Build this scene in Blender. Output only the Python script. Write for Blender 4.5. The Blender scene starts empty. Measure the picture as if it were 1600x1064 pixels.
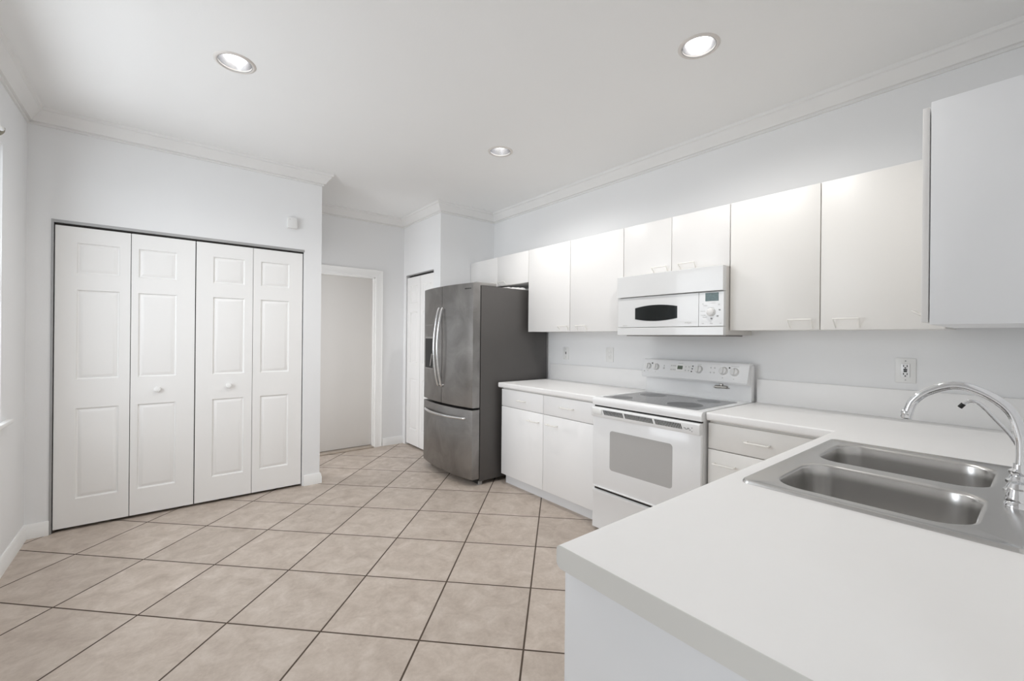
import bpy, bmesh, math, random
from mathutils import Vector, Matrix
random.seed(7)
sc = bpy.context.scene
COL = sc.collection
R = math.radians

# ------------------------------------------------------------------ camera
H = 1.33
YAW, ROLL = 0.6773, 0.0094
fwd = Vector((math.sin(YAW), math.cos(YAW), 0)); rgt = Vector((math.cos(YAW), -math.sin(YAW), 0)); dwn = Vector((0, 0, -1))
r2 = rgt * math.cos(ROLL) - dwn * math.sin(ROLL); d2 = rgt * math.sin(ROLL) + dwn * math.cos(ROLL)
cam = bpy.data.cameras.new('camera'); cam_o = bpy.data.objects.new('camera', cam); COL.objects.link(cam_o)
cam_o.matrix_world = Matrix(((r2.x, -d2.x, -fwd.x, 0), (r2.y, -d2.y, -fwd.y, 0), (r2.z, -d2.z, -fwd.z, H), (0, 0, 0, 1)))
cam.sensor_width = 36; cam.lens = 36 * 674.5 / 1600; cam.shift_y = -4.5 / 1600; cam.clip_start = 0.03
sc.camera = cam_o

# ------------------------------------------------------------------ world, daylight, exposure
sc.view_settings.view_transform = 'Standard'; sc.view_settings.look = 'None'
sc.view_settings.exposure = 0.09; sc.view_settings.gamma = 1.0
w = bpy.data.worlds.new('sky'); sc.world = w; w.use_nodes = True
w.node_tree.nodes['Background'].inputs[0].default_value = (0.86, 0.93, 1.0, 1)
w.node_tree.nodes['Background'].inputs[1].default_value = 0.28
sc.cycles.max_bounces = 14; sc.cycles.diffuse_bounces = 10; sc.cycles.glossy_bounces = 6
sc.cycles.use_denoising = True
sc.cycles.sample_clamp_indirect = 6

def area(name, loc, rot, sx, sy, power, col, shape='RECTANGLE'):
    l = bpy.data.lights.new(name, 'AREA'); l.shape = shape; l.size = sx; l.size_y = sy; l.energy = power; l.color = col
    o = bpy.data.objects.new(name, l); COL.objects.link(o); o.location = loc; o.rotation_euler = rot
    return o
# daylight through the wide glass door behind the camera and the window on the left wall
area('daylight_rear', (1.2, -4.75, 1.25), (R(90), 0, 0), 3.4, 2.3, 12, (0.95, 0.975, 1.0))
area('daylight_left', (-1.15, 2.75, 1.6), (0, R(-90), 0), 1.5, 1.6, 45, (0.90, 0.95, 1.0))
area('recess_fill', (0.42, 4.66, 1.3), (0, R(-90), 0), 2.0, 0.66, 14, (0.98, 0.985, 1.0))  # added fill light that brightens the hall recess; the passage is made up
area('daylight_left_rear', (-1.15, -1.9, 1.35), (0, R(-90), 0), 2.2, 2.2, 60, (0.90, 0.95, 1.0))

# ------------------------------------------------------------------ materials
def mat(name, col, rough=0.5, metal=0.0, noise=0.0, nscale=8.0, bump=0.0, bscale=60.0, spec=0.5, emit=None, estr=0.0, coat=0.0):
    m = bpy.data.materials.new(name); m.use_nodes = True
    nt = m.node_tree; b = nt.nodes['Principled BSDF']
    b.inputs['Base Color'].default_value = (*col, 1); b.inputs['Roughness'].default_value = rough
    b.inputs['Metallic'].default_value = metal; b.inputs['Specular IOR Level'].default_value = spec
    b.inputs['Coat Weight'].default_value = coat
    tc = nt.nodes.new('ShaderNodeTexCoord')
    if noise:
        n = nt.nodes.new('ShaderNodeTexNoise'); n.inputs['Scale'].default_value = nscale; n.inputs['Detail'].default_value = 4
        mx = nt.nodes.new('ShaderNodeMix'); mx.data_type = 'RGBA'
        mx.inputs[6].default_value = (*[c * (1 - noise) for c in col], 1); mx.inputs[7].default_value = (*[min(1, c * (1 + noise)) for c in col], 1)
        nt.links.new(tc.outputs['Object'], n.inputs['Vector']); nt.links.new(n.outputs['Fac'], mx.inputs[0]); nt.links.new(mx.outputs[2], b.inputs['Base Color'])
    if bump:
        n = nt.nodes.new('ShaderNodeTexNoise'); n.inputs['Scale'].default_value = bscale; n.inputs['Detail'].default_value = 3
        bp = nt.nodes.new('ShaderNodeBump'); bp.inputs['Strength'].default_value = bump; bp.inputs['Distance'].default_value = 0.002
        nt.links.new(tc.outputs['Object'], n.inputs['Vector']); nt.links.new(n.outputs['Fac'], bp.inputs['Height']); nt.links.new(bp.outputs[0], b.inputs['Normal'])
    if emit:
        b.inputs['Emission Color'].default_value = (*emit, 1); b.inputs['Emission Strength'].default_value = estr
    return m

M = {}
M['wall'] = mat('wall_paint', (0.825, 0.83, 0.835), 0.7, noise=0.012, nscale=3, bump=0.15, bscale=90, spec=0.3)
M['ceil'] = mat('ceiling_paint', (0.86, 0.86, 0.855), 0.8, noise=0.01, nscale=3, bump=0.15, bscale=120, spec=0.2)
M['trim'] = mat('trim_paint', (0.87, 0.87, 0.86), 0.45, noise=0.02, nscale=5)
M['crown'] = mat('crown_paint', (0.805, 0.80, 0.79), 0.5, noise=0.03, nscale=6)
M['door'] = mat('door_paint', (0.86, 0.855, 0.845), 0.42, noise=0.012, nscale=4, bump=0.06, bscale=160)
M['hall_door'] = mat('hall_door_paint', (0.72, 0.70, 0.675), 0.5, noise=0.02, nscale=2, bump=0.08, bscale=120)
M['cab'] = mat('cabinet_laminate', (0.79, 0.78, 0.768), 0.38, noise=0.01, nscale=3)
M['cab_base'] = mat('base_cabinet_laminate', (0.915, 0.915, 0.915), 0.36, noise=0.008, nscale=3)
M['mw'] = mat('microwave_plastic', (0.70, 0.705, 0.705), 0.25, noise=0.006, coat=0.3)
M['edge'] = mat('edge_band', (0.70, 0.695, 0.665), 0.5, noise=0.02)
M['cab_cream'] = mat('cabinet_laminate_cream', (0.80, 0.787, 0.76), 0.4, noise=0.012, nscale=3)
M['cab_daylit'] = mat('cabinet_laminate_daylit', (0.80, 0.81, 0.825), 0.4, noise=0.01, nscale=3)  # bluish tint of window daylight put into the laminate colour
M['cab_in'] = mat('cabinet_carcass', (0.62, 0.61, 0.59), 0.6, noise=0.02)
M['pull'] = mat('pull_enamel', (0.86, 0.845, 0.81), 0.4, noise=0.02)
M['top'] = mat('counter_laminate', (0.88, 0.875, 0.868), 0.42, noise=0.008, nscale=30, bump=0.03, bscale=300)
M['appl'] = mat('appliance_enamel', (0.85, 0.855, 0.86), 0.22, noise=0.006, coat=0.3)
M['appl_plastic'] = mat('appliance_plastic', (0.80, 0.80, 0.79), 0.35, noise=0.01)
M['appl_side'] = mat('appliance_side', (0.66, 0.64, 0.61), 0.45, noise=0.03)
M['mark'] = mat('printed_mark', (0.30, 0.30, 0.30), 0.5, noise=0.1)
M['mark_light'] = mat('printed_mark_pale', (0.55, 0.55, 0.54), 0.5, noise=0.1)
M['black'] = mat('black_plastic', (0.010, 0.010, 0.010), 0.55, noise=0.1)
M['gap'] = mat('gap_shade', (0.02, 0.018, 0.016), 0.8, noise=0.1)  # near-black; the shade inside gaps put into the colour
M['oven_glass'] = mat('oven_window_glass', (0.46, 0.455, 0.45), 0.12, noise=0.01, coat=0.4)
M['mw_glass'] = mat('microwave_window_glass', (0.010, 0.012, 0.012), 0.08, noise=0.2, spec=0.3)
M['lcd'] = mat('display_glass', (0.04, 0.085, 0.085), 0.25, noise=0.5, nscale=120)
M['lcd_dim'] = mat('clock_display', (0.10, 0.13, 0.09), 0.25, noise=0.3, nscale=200)
M['chrome'] = mat('chrome', (0.78, 0.79, 0.81), 0.07, 1.0, noise=0.02)
M['steel_dull'] = mat('dull_metal', (0.45, 0.43, 0.40), 0.4, 1.0, noise=0.1, nscale=40)
M['handle_steel'] = mat('polished_handle_steel', (0.72, 0.72, 0.72), 0.2, 1.0, noise=0.03)
M['fr_side'] = mat('fridge_side_paint', (0.085, 0.08, 0.077), 0.42, noise=0.06, nscale=5, bump=0.1, bscale=400)
M['fr_dark'] = mat('fridge_dark_plastic', (0.03, 0.03, 0.03), 0.5, noise=0.1)
M['fr_grey'] = mat('fridge_grey_plastic', (0.30, 0.29, 0.28), 0.45, noise=0.05)
M['track'] = mat('track_metal', (0.42, 0.42, 0.42), 0.45, 0.6, noise=0.1)
M['brass'] = mat('aged_bracket', (0.30, 0.28, 0.22), 0.4, 0.6, noise=0.2)
M['wood'] = mat('threshold_wood', (0.42, 0.36, 0.30), 0.5, noise=0.2, nscale=12)
M['paper'] = mat('crumpled_plastic', (0.82, 0.82, 0.81), 0.5, noise=0.03)
M['can'] = mat('can_reflector', (0.80, 0.80, 0.81), 0.22, 1.0, noise=0.04, nscale=60)
M['ring'] = mat('lamp_trim_ring', (0.70, 0.665, 0.63), 0.4, noise=0.03)
M['bulb'] = mat('lamp_bulb', (0.9, 0.9, 0.9), 0.4, noise=0.01, emit=(1.0, 0.98, 0.95), estr=7)
M['blind'] = mat('blind_fabric', (0.78, 0.79, 0.78), 0.6, noise=0.03)

def brushed(name, col, rough, dirt=0.0, axis=2, metal=1.0, bump=0.04):
    m = mat(name, col, rough, metal); nt = m.node_tree; b = nt.nodes['Principled BSDF']
    tc = nt.nodes.new('ShaderNodeTexCoord'); mp = nt.nodes.new('ShaderNodeMapping')
    s = [260, 260, 260]; s[axis] = 3; mp.inputs['Scale'].default_value = s
    n = nt.nodes.new('ShaderNodeTexNoise'); n.inputs['Scale'].default_value = 1; n.inputs['Detail'].default_value = 2
    nt.links.new(tc.outputs['Object'], mp.inputs[0]); nt.links.new(mp.outputs[0], n.inputs['Vector'])
    rr = nt.nodes.new('ShaderNodeMapRange'); rr.inputs[3].default_value = rough - 0.06; rr.inputs[4].default_value = rough + 0.08
    nt.links.new(n.outputs['Fac'], rr.inputs[0])
    n2 = nt.nodes.new('ShaderNodeTexNoise'); n2.inputs['Scale'].default_value = 3.2; n2.inputs['Detail'].default_value = 6; n2.inputs['Roughness'].default_value = 0.6
    n2.inputs['Distortion'].default_value = 0.8
    nt.links.new(tc.outputs['Object'], n2.inputs['Vector'])
    cr = nt.nodes.new('ShaderNodeMapRange'); cr.inputs[1].default_value = 0.38; cr.inputs[2].default_value = 0.68
    cr.inputs[3].default_value = 1 - dirt; cr.inputs[4].default_value = 1 + dirt
    nt.links.new(n2.outputs['Fac'], cr.inputs[0])
    vm = nt.nodes.new('ShaderNodeVectorMath'); vm.operation = 'SCALE'; vm.inputs[0].default_value = col
    nt.links.new(cr.outputs[0], vm.inputs['Scale']); nt.links.new(vm.outputs[0], b.inputs['Base Color'])
    ad = nt.nodes.new('ShaderNodeMath'); ad.operation = 'MULTIPLY_ADD'; ad.inputs[1].default_value = dirt * 0.5
    nt.links.new(n2.outputs['Fac'], ad.inputs[0]); nt.links.new(rr.outputs[0], ad.inputs[2]); nt.links.new(ad.outputs[0], b.inputs['Roughness'])
    bp = nt.nodes.new('ShaderNodeBump'); bp.inputs['Strength'].default_value = bump; bp.inputs['Distance'].default_value = 0.001
    nt.links.new(n.outputs['Fac'], bp.inputs['Height']); nt.links.new(bp.outputs[0], b.inputs['Normal'])
    return m
M['fr_steel'] = brushed('fridge_stainless', (0.305, 0.296, 0.288), 0.36, 0.17, 2)
M['sink_steel'] = mat('sink_stainless', (0.60, 0.592, 0.58), 0.27, 1.0, noise=0.05, nscale=4)

def glass(name):
    m = bpy.data.materials.new(name); m.use_nodes = True; nt = m.node_tree; nt.nodes.clear()
    o = nt.nodes.new('ShaderNodeOutputMaterial'); mx = nt.nodes.new('ShaderNodeMixShader'); mx.inputs[0].default_value = 0.07
    t = nt.nodes.new('ShaderNodeBsdfTransparent'); g = nt.nodes.new('ShaderNodeBsdfGlossy'); g.inputs['Roughness'].default_value = 0.02
    nt.links.new(t.outputs[0], mx.inputs[1]); nt.links.new(g.outputs[0], mx.inputs[2]); nt.links.new(mx.outputs[0], o.inputs[0])
    return m
M['glass'] = glass('window_glass')

def speckle():
    m = mat('cooktop_glass', (0.3, 0.3, 0.3), 0.18, spec=0.35); nt = m.node_tree; b = nt.nodes['Principled BSDF']
    tc = nt.nodes.new('ShaderNodeTexCoord'); n = nt.nodes.new('ShaderNodeTexNoise'); n.inputs['Scale'].default_value = 420; n.inputs['Detail'].default_value = 2
    cr = nt.nodes.new('ShaderNodeValToRGB'); cr.color_ramp.elements[0].position = 0.42; cr.color_ramp.elements[1].position = 0.62
    cr.color_ramp.elements[0].color = (0.05, 0.05, 0.052, 1); cr.color_ramp.elements[1].color = (0.30, 0.30, 0.30, 1)
    nt.links.new(tc.outputs['Object'], n.inputs['Vector']); nt.links.new(n.outputs['Fac'], cr.inputs[0]); nt.links.new(cr.outputs[0], b.inputs['Base Color'])
    return m
M['cook'] = speckle()
M['burner'] = mat('burner_print', (0.045, 0.045, 0.047), 0.25, noise=0.5, nscale=300, spec=0.25)
M['burner_ring'] = mat('burner_ring_print', (0.40, 0.40, 0.40), 0.2, noise=0.2, nscale=300)

def tiles():
    m = bpy.data.materials.new('floor_tile'); m.use_nodes = True; nt = m.node_tree; b = nt.nodes['Principled BSDF']; L = nt.links
    S = 0.3444 * 1.33; A = math.pi / 4 + 0.0032; ox, oy = 1.6357 * 1.33, 1.7774 * 1.33
    geo = nt.nodes.new('ShaderNodeNewGeometry')
    sub = nt.nodes.new('ShaderNodeVectorMath'); sub.operation = 'SUBTRACT'; sub.inputs[1].default_value = (ox, oy, 0); L.new(geo.outputs['Position'], sub.inputs[0])
    def mth(op, a, bb=None, c=None):
        n = nt.nodes.new('ShaderNodeMath'); n.operation = op
        for i, v in enumerate((a, bb, c)):
            if v is None: continue
            if isinstance(v, (int, float)): n.inputs[i].default_value = v
            else: L.new(v, n.inputs[i])
        return n.outputs[0]
    def dot(v):
        n = nt.nodes.new('ShaderNodeVectorMath'); n.operation = 'DOT_PRODUCT'; n.inputs[1].default_value = v; L.new(sub.outputs[0], n.inputs[0]); return n.outputs['Value']
    u = mth('DIVIDE', dot((math.sin(A), math.cos(A), 0)), S); v = mth('DIVIDE', dot((math.cos(A), -math.sin(A), 0)), S)
    def edge(t):
        f = mth('FRACT', mth('ADD', t, 40.0)); return mth('MINIMUM', f, mth('SUBTRACT', 1.0, f))
    e = mth('MINIMUM', edge(u), edge(v))
    mr = nt.nodes.new('ShaderNodeMapRange'); mr.interpolation_type = 'SMOOTHSTEP'; L.new(e, mr.inputs[0])
    mr.inputs[1].default_value = 0.0072; mr.inputs[2].default_value = 0.0108
    cell = nt.nodes.new('ShaderNodeCombineXYZ'); L.new(mth('FLOOR', mth('ADD', u, 40.0)), cell.inputs[0]); L.new(mth('FLOOR', mth('ADD', v, 40.0)), cell.inputs[1])
    wn = nt.nodes.new('ShaderNodeTexWhiteNoise'); wn.noise_dimensions = '3D'; L.new(cell.outputs[0], wn.inputs['Vector'])
    off = nt.nodes.new('ShaderNodeVectorMath'); off.operation = 'MULTIPLY_ADD'; L.new(wn.outputs['Color'], off.inputs[0]); off.inputs[1].default_value = (9, 9, 9); L.new(geo.outputs['Position'], off.inputs[2])
    n1 = nt.nodes.new('ShaderNodeTexNoise'); n1.inputs['Scale'].default_value = 9; n1.inputs['Detail'].default_value = 8; n1.inputs['Roughness'].default_value = 0.62; n1.inputs['Distortion'].default_value = 0.6
    L.new(off.outputs[0], n1.inputs['Vector'])
    n2 = nt.nodes.new('ShaderNodeTexNoise'); n2.inputs['Scale'].default_value = 55; n2.inputs['Detail'].default_value = 5; n2.inputs['Roughness'].default_value = 0.7
    L.new(off.outputs[0], n2.inputs['Vector'])
    ramp = nt.nodes.new('ShaderNodeValToRGB'); el = ramp.color_ramp.elements
    el[0].position = 0.30; el[0].color = TILE[0]; el[1].position = 0.74; el[1].color = TILE[2]
    x = el.new(0.52); x.color = TILE[1]
    L.new(mth('ADD', mth('MULTIPLY', n1.outputs['Fac'], 0.72), mth('MULTIPLY', n2.outputs['Fac'], 0.28)), ramp.inputs[0])
    hsv = nt.nodes.new('ShaderNodeHueSaturation'); L.new(ramp.outputs[0], hsv.inputs['Color'])
    L.new(mth('MULTIPLY_ADD', wn.outputs['Value'], 0.07, 0.965), hsv.inputs['Value'])
    mx = nt.nodes.new('ShaderNodeMix'); mx.data_type = 'RGBA'; L.new(mr.outputs[0], mx.inputs[0]); mx.inputs[6].default_value = (0.075, 0.052, 0.037, 1); L.new(hsv.outputs[0], mx.inputs[7])
    L.new(mx.outputs[2], b.inputs['Base Color'])
    rg = nt.nodes.new('ShaderNodeMapRange'); L.new(mr.outputs[0], rg.inputs[0]); rg.inputs[3].default_value = 0.85; rg.inputs[4].default_value = 0.46; L.new(rg.outputs[0], b.inputs['Roughness'])
    bp = nt.nodes.new('ShaderNodeBump'); bp.inputs['Strength'].default_value = 0.5; bp.inputs['Distance'].default_value = 0.002
    L.new(mth('ADD', mr.outputs[0], mth('MULTIPLY', n2.outputs['Fac'], 0.15)), bp.inputs['Height']); L.new(bp.outputs[0], b.inputs['Normal'])
    return m
TILE = [(0.385, 0.318, 0.266, 1), (0.515, 0.442, 0.382, 1), (0.64, 0.57, 0.51, 1)]
M['tile'] = tiles()

# ------------------------------------------------------------------ mesh helpers
class MB:
    def __init__(s): s.bm = bmesh.new()
    def face(s, pts):
        try: return s.bm.faces.new([s.bm.verts.new(p) for p in pts])
        except ValueError: return None
    def box(s, x0, x1, y0, y1, z0, z1, bev=0.0, seg=2):
        g = bmesh.ops.create_cube(s.bm, size=1.0)['verts']
        for v in g:
            v.co = Vector(((x0 + x1) / 2 + v.co.x * (x1 - x0), (y0 + y1) / 2 + v.co.y * (y1 - y0), (z0 + z1) / 2 + v.co.z * (z1 - z0)))
        if bev:
            es = {e for v in g for e in v.link_edges}
            bmesh.ops.bevel(s.bm, geom=list(es), offset=bev, segments=seg, affect='EDGES', profile=0.5, clamp_overlap=True)
        return s
    def loft(s, loops, close=True, cap0=False, cap1=False):
        vs = [[s.bm.verts.new(p) for p in l] for l in loops]
        n = len(vs[0])
        for a, b in zip(vs, vs[1:]):
            for i in range(n if close else n - 1):
                j = (i + 1) % n
                s.bm.faces.new((a[i], a[j], b[j], b[i]))
        if cap0: s.bm.faces.new(vs[0][::-1])
        if cap1: s.bm.faces.new(vs[-1])
        return vs
    def prism(s, poly, axis, a, b):
        """poly: 2-D points; axis 0: (y,z) along x; 1: (x,z) along y; 2: (x,y) along z"""
        f = {0: lambda p, t: (t, p[0], p[1]), 1: lambda p, t: (p[0], t, p[1]), 2: lambda p, t: (p[0], p[1], t)}[axis]
        s.loft([[f(p, a) for p in poly], [f(p, b) for p in poly]], True, True, True); return s
    def tube(s, pts, r, seg=12, caps=True):
        pts = [Vector(p) for p in pts]; n = len(pts); rr = r if isinstance(r, (list, tuple)) else [r] * n
        t0 = (pts[1] - pts[0]).normalized(); up = Vector((0, 0, 1)) if abs(t0.z) < 0.9 else Vector((1, 0, 0))
        nrm = (up - t0 * up.dot(t0)).normalized(); loops = []
        for i, p in enumerate(pts):
            t = (pts[min(i + 1, n - 1)] - pts[max(i - 1, 0)]).normalized()
            nrm = (nrm - t * nrm.dot(t)).normalized(); bi = t.cross(nrm)
            loops.append([p + (nrm * math.cos(2 * math.pi * k / seg) + bi * math.sin(2 * math.pi * k / seg)) * rr[i] for k in range(seg)])
        s.loft(loops, True, caps, caps); return s
    def lathe(s, prof, c, axis=(0, 0, 1), seg=28, cap0=True, cap1=True):
        ax = Vector(axis).normalized(); u = ax.orthogonal().normalized(); v = ax.cross(u); c = Vector(c)
        s.loft([[c + ax * z + (u * math.cos(2 * math.pi * k / seg) + v * math.sin(2 * math.pi * k / seg)) * max(r, 1e-4) for k in range(seg)] for r, z in prof], True, cap0, cap1)
        return s
    def fill(s, loops, z, flip=False):
        """flat face at height z with holes: loops[0] the outline, the others holes (2-D)"""
        es = []
        for l in loops:
            vs = [s.bm.verts.new((p[0], p[1], z)) for p in l]
            es += [s.bm.edges.new((vs[i], vs[(i + 1) % len(vs)])) for i in range(len(vs))]
        r = bmesh.ops.triangle_fill(s.bm, use_beauty=True, use_dissolve=False, edges=es, normal=(0, 0, -1 if flip else 1))
        for f in r['geom']:
            if isinstance(f, bmesh.types.BMFace) and (f.normal.z < 0) != flip: f.normal_flip()
        return s

def link(name, mb, m, parent=None, angle=38, recalc=True):
    me = bpy.data.meshes.new(name)
    if recalc: bmesh.ops.recalc_face_normals(mb.bm, faces=mb.bm.faces)
    mb.bm.to_mesh(me); mb.bm.free()
    if parent is not None:
        p, off = parent, Vector((0, 0, 0))
        while p is not None: off += p.location; p = p.parent
        me.transform(Matrix.Translation(-off))
    me.polygons.foreach_set('use_smooth', [True] * len(me.polygons)); me.set_sharp_from_angle(angle=R(angle))
    me.materials.append(M[m] if isinstance(m, str) else m)
    o = bpy.data.objects.new(name, me); COL.objects.link(o)
    if parent is not None: o.parent = parent
    return o

def tag(o, label=None, cat=None, group=None, kind=None):
    if label: o['label'] = label
    if cat: o['category'] = cat
    if group: o['group'] = group
    if kind: o['kind'] = kind
    return o
def thing(name, loc, label, cat, group=None, kind=None):
    o = bpy.data.objects.new(name, None); COL.objects.link(o); o.location = loc; o.empty_display_size = 0.1
    return tag(o, label, cat, group, kind)
def struct(name, mb, m, label, cat, **k):
    return tag(link(name, mb, m, **k), label, cat, kind='structure')
def box(*a, **k): return MB().box(*a, **k)
def rrect(x0, x1, y0, y1, r, n=8):
    out = []
    for cx, cy, a0 in ((x1 - r, y1 - r, 0), (x0 + r, y1 - r, 90), (x0 + r, y0 + r, 180), (x1 - r, y0 + r, 270)):
        for k in range(n + 1):
            a = R(a0 + 90 * k / n); out.append((cx + r * math.cos(a), cy + r * math.sin(a)))
    return out
def arc(p0, p1, p2, n=10):
    """quadratic curve through three points"""
    p0, p1, p2 = Vector(p0), Vector(p1), Vector(p2); c = 2 * p1 - (p0 + p2) / 2
    return [p0 * (1 - t) ** 2 + c * 2 * t * (1 - t) + p2 * t * t for t in [i / n for i in range(n + 1)]]
def spline(pts, n=8):
    pts = [Vector(p) for p in pts]; P = [pts[0] * 2 - pts[1]] + pts + [pts[-1] * 2 - pts[-2]]; out = []
    for i in range(1, len(P) - 2):
        a, b, c, d = P[i - 1:i + 3]
        for k in range(n):
            t = k / n
            out.append(0.5 * ((2 * b) + (c - a) * t + (2 * a - 5 * b + 4 * c - d) * t * t + (3 * b - a - 3 * c + d) * t ** 3))
    return out + [pts[-1]]
def sweep(path, prof, ends=(None, None), closed=True):
    """extrude profile [(offset, z)] along a 2-D path; the offset goes to the path's right side; mitred corners; ends: path points before / after for end mitres"""
    mb = MB(); loops = []
    P = [Vector(p) for p in path]; n = len(P)
    for i, p in enumerate(P):
        a = P[i - 1] if i else (Vector(ends[0]) if ends[0] else None)
        b = P[i + 1] if i < n - 1 else (Vector(ends[1]) if ends[1] else None)
        d1 = (p - a).normalized() if a is not None else None; d2_ = (b - p).normalized() if b is not None else None
        d1 = d1 or d2_; d2_ = d2_ or d1
        n1 = Vector((d1.y, -d1.x)); n2 = Vector((d2_.y, -d2_.x)); m = (n1 + n2); m = m / max(1e-6, m.dot(n1))
        loops.append([(p.x + m.x * o, p.y + m.y * o, z) for o, z in prof])
    mb.loft(loops, closed, True, True)
    return mb

# ------------------------------------------------------------------ the room
XL, XR = -0.70, 3.05          # left and right walls
YC, XC = 4.13, 1.10           # closet wall face and its free end
YB = 5.07                     # hall back wall
XP, YF = 2.33, 4.15           # pantry wall face, wall beside the fridge
ZC = 2.785
YS, XS = -0.05, 0.64          # wall behind the sink
YR = -4.2
T = 0.11

struct('floor', box(XL - 0.4, XR + 0.2, YR - 0.3, YB + 0.4, -0.06, 0), 'tile', 'beige ceramic tile floor laid on the diagonal with dark grout', 'floor')
LAMPS = [(0.282, 2.733), (2.056, 1.098), (2.035, 2.698)]
ring = lambda c, r, n=32: [(c[0] + r * math.cos(2 * math.pi * k / n), c[1] + r * math.sin(2 * math.pi * k / n)) for k in range(n)]
cm = MB(); cm.fill([[(XL - 0.2, YR - 0.2), (XR + 0.2, YR - 0.2), (XR + 0.2, YB + 0.3), (XL - 0.2, YB + 0.3)]] + [ring(c, 0.083) for c in LAMPS], ZC, flip=True)
for c in LAMPS: cm.loft([[(x, y, ZC) for x, y in ring(c, 0.083)], [(x, y, ZC + 0.012) for x, y in ring(c, 0.083)]])
cm.fill([[(XL - 0.2, YR - 0.2), (XR + 0.2, YR - 0.2), (XR + 0.2, YB + 0.3), (XL - 0.2, YB + 0.3)]], ZC + 0.25)
struct('ceiling', cm, 'ceil', 'smooth white painted ceiling with recessed lamps', 'ceiling', recalc=False)

WY0, WY1, WZ0, WZ1 = 1.85, 3.60, 0.845, 2.36     # window in the left wall
m = MB()
m.box(XL - T, XL, WY1, YC + T, 0, ZC); m.box(XL - T, XL, WY0, WY1, 0, WZ0); m.box(XL - T, XL, WY0, WY1, WZ1, ZC)
m.box(XL - T, XL, -0.7, WY0, 0, ZC); m.box(XL - T, XL, -3.1, -0.7, 2.3, ZC); m.box(XL - T, XL, -3.1, -0.7, 0, 0.25); m.box(XL - T, XL, YR, -3.1, 0, ZC)
struct('wall_left', m, 'wall', 'white wall on the far left with the window at the picture edge', 'wall')
OX0, OX1, OZ = -0.585, 0.953, 2.083               # closet opening
m = MB(); m.box(XL, OX0, YC, YC + T, 0, ZC); m.box(OX1, XC, YC, YC + T, 0, ZC); m.box(OX0, OX1, YC, YC + T, OZ, ZC)
m.box(XL, XC - T, YC + T, YC + T + 0.02, 0, ZC)
struct('wall_closet', m, 'wall', 'white wall around and above the folding closet doors', 'wall')
m = MB(); m.box(XC - T, XC, YC + T, 4.30, 0, ZC); m.box(XC - T, XC, 5.0, YB + T, 0, ZC); m.box(XC - T, XC, 4.30, 5.0, 2.05, ZC)  # unseen opening added to let the fill light into the recess
struct('wall_hall', m, 'wall', 'short white return of the closet wall running into the hall recess, with an unseen opening added for fill light', 'wall')
DX0, DX1, DZ = 1.15, 1.965, 2.035
m = MB(); m.box(XC, DX0, YB, YB + T, 0, ZC); m.box(DX1, XP + T, YB, YB + T, 0, ZC); m.box(DX0, DX1, YB, YB + T, DZ, ZC)
struct('wall_back', m, 'wall', 'white wall at the end of the recess around the plain door', 'wall')
PY0, PY1, PZ = 4.30, 5.00, 2.085
m = MB(); m.box(XP, XP + T, YF, PY0, 0, ZC); m.box(XP, XP + T, PY1, YB, 0, ZC); m.box(XP, XP + T, PY0, PY1, PZ, ZC)
struct('wall_pantry', m, 'wall', 'narrow white wall left of the refrigerator around the panelled pantry door', 'wall')
struct('wall_fridge', box(XP + T, XR, YF, YF + T, 0, ZC), 'wall', 'white wall behind the refrigerator meeting the cabinet wall', 'wall')
struct('wall_right', box(XR, XR + T, YS - T, YF + T, 0, ZC), 'wall', 'long white wall carrying the cabinets, microwave and outlets', 'wall')
struct('wall_sink', box(XS, XR, YS - T, YS, 0, ZC), 'wall', 'white wall behind the faucet at the right picture edge', 'wall')
m = MB(); m.box(XL, -0.3, YR - T, YR, 0, ZC); m.box(2.7, XR + T, YR - T, YR, 0, ZC); m.box(-0.3, 2.7, YR - T, YR, 2.35, ZC)
struct('wall_rear', m, 'wall', 'white wall behind the viewer around the wide glass door', 'wall')
struct('wall_living', box(XR, XR + T, YR, YS - T, 0, ZC), 'wall', 'white side wall of the room behind the viewer', 'wall')

# crown moulding, one piece a wall, mitred
CR = [(0, 2.683), (0.013, 2.683), (0.013, 2.691), (0.008, 2.694), (0.010, 2.699), (0.024, 2.701), (0.031, 2.713), (0.046, 2.734), (0.062, 2.752), (0.066, 2.762), (0.078, 2.766), (0.082, 2.785), (0, 2.785)]
cp = [(XL, YR), (XL, YC), (XC, YC), (XC, YB), (XP, YB), (XP, YF), (XR, YF), (XR, YS)]
cn = ['left wall', 'closet wall', 'closet return', 'recess end wall', 'pantry wall', 'wall behind the refrigerator', 'cabinet wall']
for i in range(len(cp) - 1):
    # gentle closeness: each stretch is its own moulding length
    mb = sweep([cp[i], cp[i + 1]], CR, (cp[i - 1] if i else None, cp[i + 2] if i + 2 < len(cp) else None))
    struct('trim_%d' % (i + 1), mb, 'crown', 'white crown moulding along the top of the ' + cn[i], 'crown moulding', angle=25)
# baseboards
BBP = [(0, 0), (0.016, 0), (0.016, 0.060), (0.012, 0.068), (0.012, 0.080), (0.006, 0.092), (0, 0.092)]
struct('baseboard_left', sweep([(XL, YR), (XL, YC)], BBP, (None, (XC, YC))), 'trim', 'white baseboard along the left wall', 'baseboard')
struct('baseboard_closet', sweep([(XL, YC), (OX0 - 0.002, YC)], BBP, ((XL, 0), None)), 'trim', 'short white baseboard left of the closet doors', 'baseboard')
struct('baseboard_corner', sweep([(OX1 + 0.012, YC), (XC, YC), (XC, YB)], BBP, (None, (XP, YB))), 'trim', 'white baseboard wrapping the free corner right of the closet doors', 'baseboard')
struct('baseboard_back', sweep([(2.065, YB), (XP, YB)], BBP), 'trim', 'short white baseboard between the plain door and the pantry door', 'baseboard')
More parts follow.
